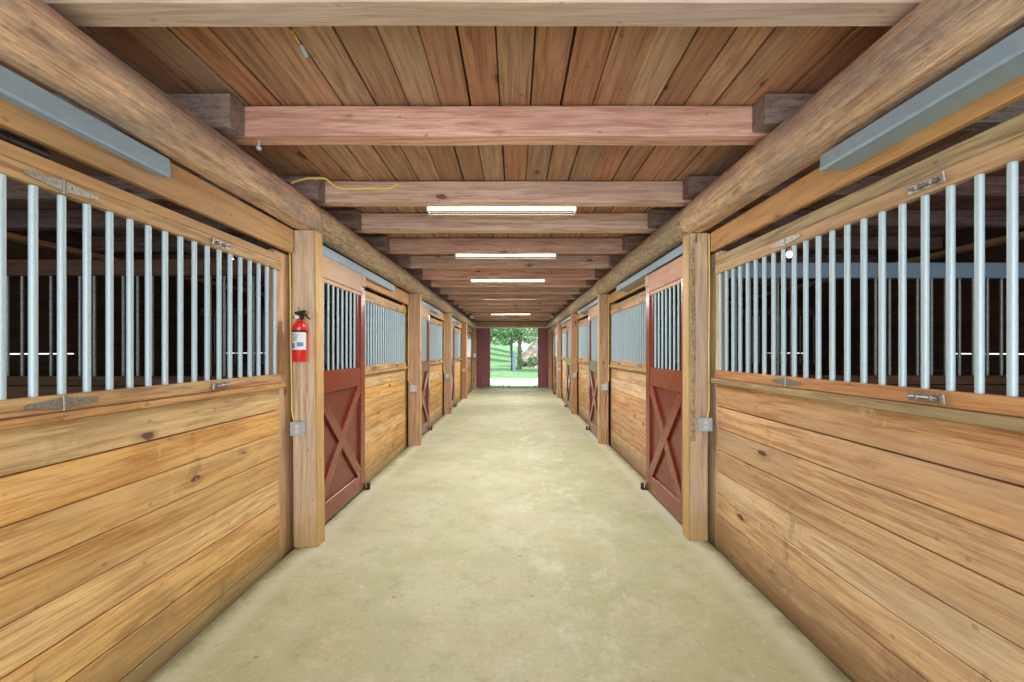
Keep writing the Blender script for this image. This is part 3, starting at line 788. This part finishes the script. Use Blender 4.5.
m = MB(); m.tube([(-1.872, .6, 2.391), (-1.872, 1.66, 2.391), (-1.872, 1.69, 2.391), (-1.872, 1.70, 2.391)], [.028, .028, .028, .02], 18); m.tube([(-1.872, 1.55, 2.391), (-1.872, 1.59, 2.391)], .030, 18)
tag(m.build('black_pipe', W['black'], None, (-1.872, 1.2, 2.361), smooth=True), 'black pipe lying in the gap above the first stall grille', 'pipe')

# twin emergency lamps near the end
for x, lab in ((-1.46, 'small grey flood lamp under the joists at the far end, extinguisher side'), (1.31, 'small grey flood lamp under the joists at the far end, opposite the extinguisher')):
    org = (x, 14.25, H + 1.29); root = thing('ceiling_flood_lamp', org, lab, 'lamp', None)
    m = MB(); m.box(x - .05, x + .05, 14.2, 14.3, H + 1.262, H + 1.288, .004); m.tube([(x, 14.25, H + 1.27), (x, 14.22, H + 1.21)], .012, 8); m.build('bracket', W['black_iron'], root, org)
    sg = 1 if x < 0 else -1
    m = MB(); m.tube([(x, 14.24, H + 1.22), (x + sg * .03, 14.17, H + 1.19), (x + sg * .06, 14.10, H + 1.16)], [.03, .045, .06], 14); m.build('head', W['boxmetal'], root, org, smooth=True)

# bare bulbs inside the stalls
def bulb(x, y, z, lab):
    org = (x, y, z); root = thing('bare_bulb', org, lab, 'light bulb')
    m = MB(); m.lathe((x, y, z - .035), [(.008, -.035), (.024, -.025), (.032, -.004), (.03, .014), (.018, .035), (.014, .05)], 16); m.build('bulb', W['bulb'], root, org, smooth=True)
    m = MB(); m.lathe((x, y, z), [(.018, .0), (.022, .02), (.022, .06), (.05, .065), (.05, .085)], 16); m.tube([(x, y, z + .08), (x, y, CEIL - .001)], .006, 8); m.build('holder', W['white'], root, org)
bulb(3.24, 5.0, 2.79, 'bare glowing bulb inside the second stall opposite the extinguisher')
bulb(-3.72, 5.6, 2.84, 'bare glowing bulb inside the second stall on the extinguisher side')

# ------------------------------------------------------------------ red end doors
for sgn, xa, xb, lab in ((-1, -1.045, -2.6, 'dark red sliding end door on the extinguisher side, partly open'), (1, 1.05, 2.6, 'dark red sliding end door opposite the extinguisher, partly open')):
    a, b = sorted((xa, xb)); org = ((a + b) / 2, YEND + .19, .04); root = thing('barn_door', org, lab, 'barn door', None)
    m = MB(); x = a
    while x < b - .02:
        m.box(x + .001, min(x + .155, b) - .001, YEND + .17, YEND + .195, .05, 2.71, .004); x += .155
    m.build('board_panel', W['red_door'], root, org)
    for z0, z1 in ((.06, .22), (1.25, 1.41), (2.5, 2.68)):
        m = MB(); m.box(a, b, YEND + .196, YEND + .22, z0, z1, .004); m.build('batten', W['red_door'], root, org)

# ------------------------------------------------------------------ outside
def ground():
    m = MB(); nx, ny = 60, 60; vs = []; fs = []
    for j in range(ny + 1):
        y = YEND + .1 + 95 * (j / ny) ** 1.6
        for i in range(nx + 1):
            x = (i / nx - .5) * 2; x = x * abs(x) ** .3 * 45
            z = -.10
            if y > 34: z += max(0, (y - 34)) * .015
            if y > 36: z += max(0, min(-x + 2, 8) - max(0, -x - 9) - (50 - y) * .05) * max(0, y - 36) * .006 * (1 if x < 3 else 0)
            z += noise.noise(Vector((x * .3, y * .3, 0))) * .05 * min(1, (y - YEND) / 6)
            vs.append((x, y, z))
    for j in range(ny):
        for i in range(nx):
            a = j * (nx + 1) + i; fs.append((a, a + 1, a + nx + 2, a + nx + 1))
    m.add(vs, fs); struct(m.build('lawn', W['grass'], smooth=True))
ground()
m = MB(); m.box(-40, 40, 21.4, 26.8, -.3, -.055, .02); struct(m.build('pale_ground_band', W['pale_band']))  # band of very pale ground laid across the lawn
# rough grass edge just past the slab
m = MB()
for i in range(1400):
    x = random.uniform(-1.8, 1.8); y = random.uniform(18.85, 21.3); h = random.uniform(.05, .16); a = random.uniform(0, 6.28); w = .012; lx, ly = random.uniform(-.05, .05), random.uniform(-.05, .05)
    m.add([(x - w * math.cos(a), y - w * math.sin(a), -.1), (x + w * math.cos(a), y + w * math.sin(a), -.1), (x + lx, y + ly, -.1 + h)], [(0, 1, 2)])
o = m.build('grass', W['leaf']); tag(o, 'strip of uncut green grass just outside the open end', 'grass', None, 'stuff')
# stony bank beyond the lawn
m = MB(); nx, ny = 40, 14; vs = []; fs = []
for j in range(ny + 1):
    for i in range(nx + 1):
        x = .6 + 24 * i / nx; t = j / ny; y = 43 + 10 * t - .25 * x
        z = -.1 + 4.2 * t ** .8 * min(1, .25 + (x - .6) * .25) + noise.noise(Vector((x * .8, y * .8, 2))) * .5 * min(1, t * 4)
        vs.append((x, y, z))
for j in range(ny):
    for i in range(nx): a = j * (nx + 1) + i; fs.append((a, a + 1, a + nx + 2, a + nx + 1))
m.add(vs, fs); struct(m.build('bank_hill', W['bank']))

def leaves(m, c, rad, n, size, sq=1.0):
    for i in range(n):
        while True:
            p = Vector((random.uniform(-1, 1), random.uniform(-1, 1), random.uniform(-1, 1)))
            if .25 < p.length < 1: break
        p = Vector((p.x * rad, p.y * rad, p.z * rad * sq)) + Vector(c)
        u = Vector((random.gauss(0, 1), random.gauss(0, 1), random.gauss(0, .6))).normalized(); v = u.orthogonal().normalized(); w = u.cross(v)
        L1 = size * random.uniform(.6, 1.3); q = L1 * .45
        m.add([p - v * L1, p + w * q, p + v * L1, p - w * q], [(0, 1, 2, 3)])
def tree(x, y, z0, h, tr, crowns, lab, leaf='leaf', lean=0, size=.2, ivy=False, n=900):
    org = (x, y, z0); root = thing('leafy_tree', org, lab, 'tree', 'trees beyond the open end')
    m = MB(); m.tube([(x, y, z0 - .3), (x + lean * .3, y, z0 + h * .35), (x + lean * .7, y, z0 + h * .7), (x + lean, y, z0 + h)], [tr * 1.2, tr, tr * .8, tr * .5], 10)
    for (cx, cy, cz, r) in crowns[:3]: m.tube([(x + lean * .6, y, z0 + h * .6), (x + cx, y + cy, z0 + cz)], [tr * .4, tr * .15], 6)
    m.build('trunk', W['trunk'], root, org, smooth=True)
    m = MB()
    for (cx, cy, cz, r) in crowns: leaves(m, (x + cx, y + cy, z0 + cz), r, n, size, .8)
    m.build('crown', W[leaf], root, org)
    if ivy:
        m = MB()
        for i in range(420):
            t = random.random() * h * .8; a = random.uniform(0, 6.28); rr = tr * 1.35
            p = Vector((x + lean * t / h + rr * math.cos(a), y + rr * math.sin(a), z0 + t)); leaves(m, p, .06, 1, .09)
        m.build('ivy', W['leaf_ivy'], root, org)
tree(.52, 39.5, .0, 7, .17, [(-.3, .5, 6.3, 1.6), (1.2, .4, 6.8, 1.5), (-.2, -.4, 3.4, .55)], 'slim tree with ivy wrapped trunk standing beyond the blue post', ivy=True, n=500)
tree(-3.0, 50, .5, 8, .2, [(0, 0, 4.6, 1.9), (1.6, -.5, 3.6, 1.3), (.9, .3, 5.6, 1.8), (2.6, .5, 4.6, 1.2), (-.6, 0, 2.6, 1.0)], 'dense green tree on the lawn slope past the open end', size=.2, n=1100)
tree(4.6, 55, 2.5, 8, .2, [(0, 0, 3.6, 2.0), (-1.8, -.5, 2.2, 1.5), (-1.4, 0, 4.2, 1.8), (-2.6, .6, 3.2, 1.4)], 'pale leafed tree on top of the stony bank', 'leaf_pale', size=.17, n=1000)
tree(-.4, 62, 1.0, 9, .18, [(0, 0, 4.2, 2.2), (-2, 0, 3.0, 1.8), (1.4, .5, 5.0, 2.0), (2.6, .5, 3.0, 1.5), (-3.4, .5, 4.4, 1.7)], 'slender pale tree in the gap between the red end doors', 'leaf_pale', size=.2, n=1000)
tree(-4.4, 74, 1.5, 10, .2, [(0, 0, 4.2, 2.6), (3, 0, 3.0, 2.2), (6.0, .5, 4.0, 2.6), (8.6, .5, 3.6, 2.2), (3.5, .5, 5.8, 2.4)], 'farthest and widest green tree beyond the lawn', 'leaf', size=.3, n=800)
tree(4.4, 33, -.1, 8, .25, [(0, 0, 8, 2.6), (-2.6, .5, 8.3, 2.2), (-5, 1, 8.2, 2.2), (-1.5, -1.2, 9.4, 2.4)], 'big shade tree on the mown lawn out past the pale ground', size=.3, n=700)
# fallen branches / shrubs on the bank foot
for i, (x, y, z, r) in enumerate([(2.0, 43.4, .7, .7), (3.3, 44.5, 1.3, .9), (.95, 44.0, .4, .4)]):
    m = MB(); leaves(m, (x, y, z), r, 260, .13, .6)
    o = m.build('bank_shrub', W['leaf'], None, (x, y, z)); tag(o, ['low green shrub at the foot of the stony bank', 'wider green shrub higher up the stony bank', 'smallest green shrub beside the ivy wrapped tree'][i], 'shrub', 'shrubs on the stony bank')
m = MB(); m.box(-.10, .10, 35.9, 36.1, -.15, 1.72, .02); tag(m.build('blue_post', W['bluepost'], None, (0, 36, -.1)), 'pale blue post standing on the lawn past the end doors', 'post')
m = MB(); m.tube([(-.2, 37.5, -.2), (-.2, 37.5, 3.3)], .07, 10); tag(m.build('slim_pole', W['darkpole'], None, (-.2, 37.5, -.1)), 'slim dark pole on the lawn beside the blue post', 'pole')

# ------------------------------------------------------------------ light
w = bpy.data.worlds.new('sky'); scn.world = w; w.use_nodes = True
bg = w.node_tree.nodes['Background']; bg.inputs[0].default_value = (.86, .93, 1.0, 1); bg.inputs[1].default_value = 1.6
sd = bpy.data.lights.new('sun', 'SUN'); sd.energy = 5; sd.angle = .02; sd.color = (1, .95, .86)
so = bpy.data.objects.new('sun', sd); col.objects.link(so); so.rotation_euler = (math.radians(32), 0, math.radians(6))
# added fill lamp, unseen behind the camera, brightens the aisle from the front
area('rear_fill_lamp', (-.1, -1.9, 1.7), (math.radians(90), 0, 0), 3.2, 2.6, 100, (1, .98, .95))

# ------------------------------------------------------------------ camera
cd = bpy.data.cameras.new('camera'); cam = bpy.data.objects.new('camera', cd); col.objects.link(cam)
cam.location = (0, 0, H); cam.rotation_euler = (PI / 2, 0, 0)
cd.sensor_width = 36; cd.lens = 36 * 425 / 1024; cd.shift_x = -2 / 1024; cd.shift_y = 11 / 1024; cd.clip_start = .05; cd.clip_end = 400
scn.camera = cam
scn.view_settings.view_transform = 'Standard'; scn.view_settings.look = 'None'; scn.view_settings.exposure = 0.15
scn.cycles.use_denoising = True
scn.cycles.max_bounces = 12; scn.cycles.diffuse_bounces = 6
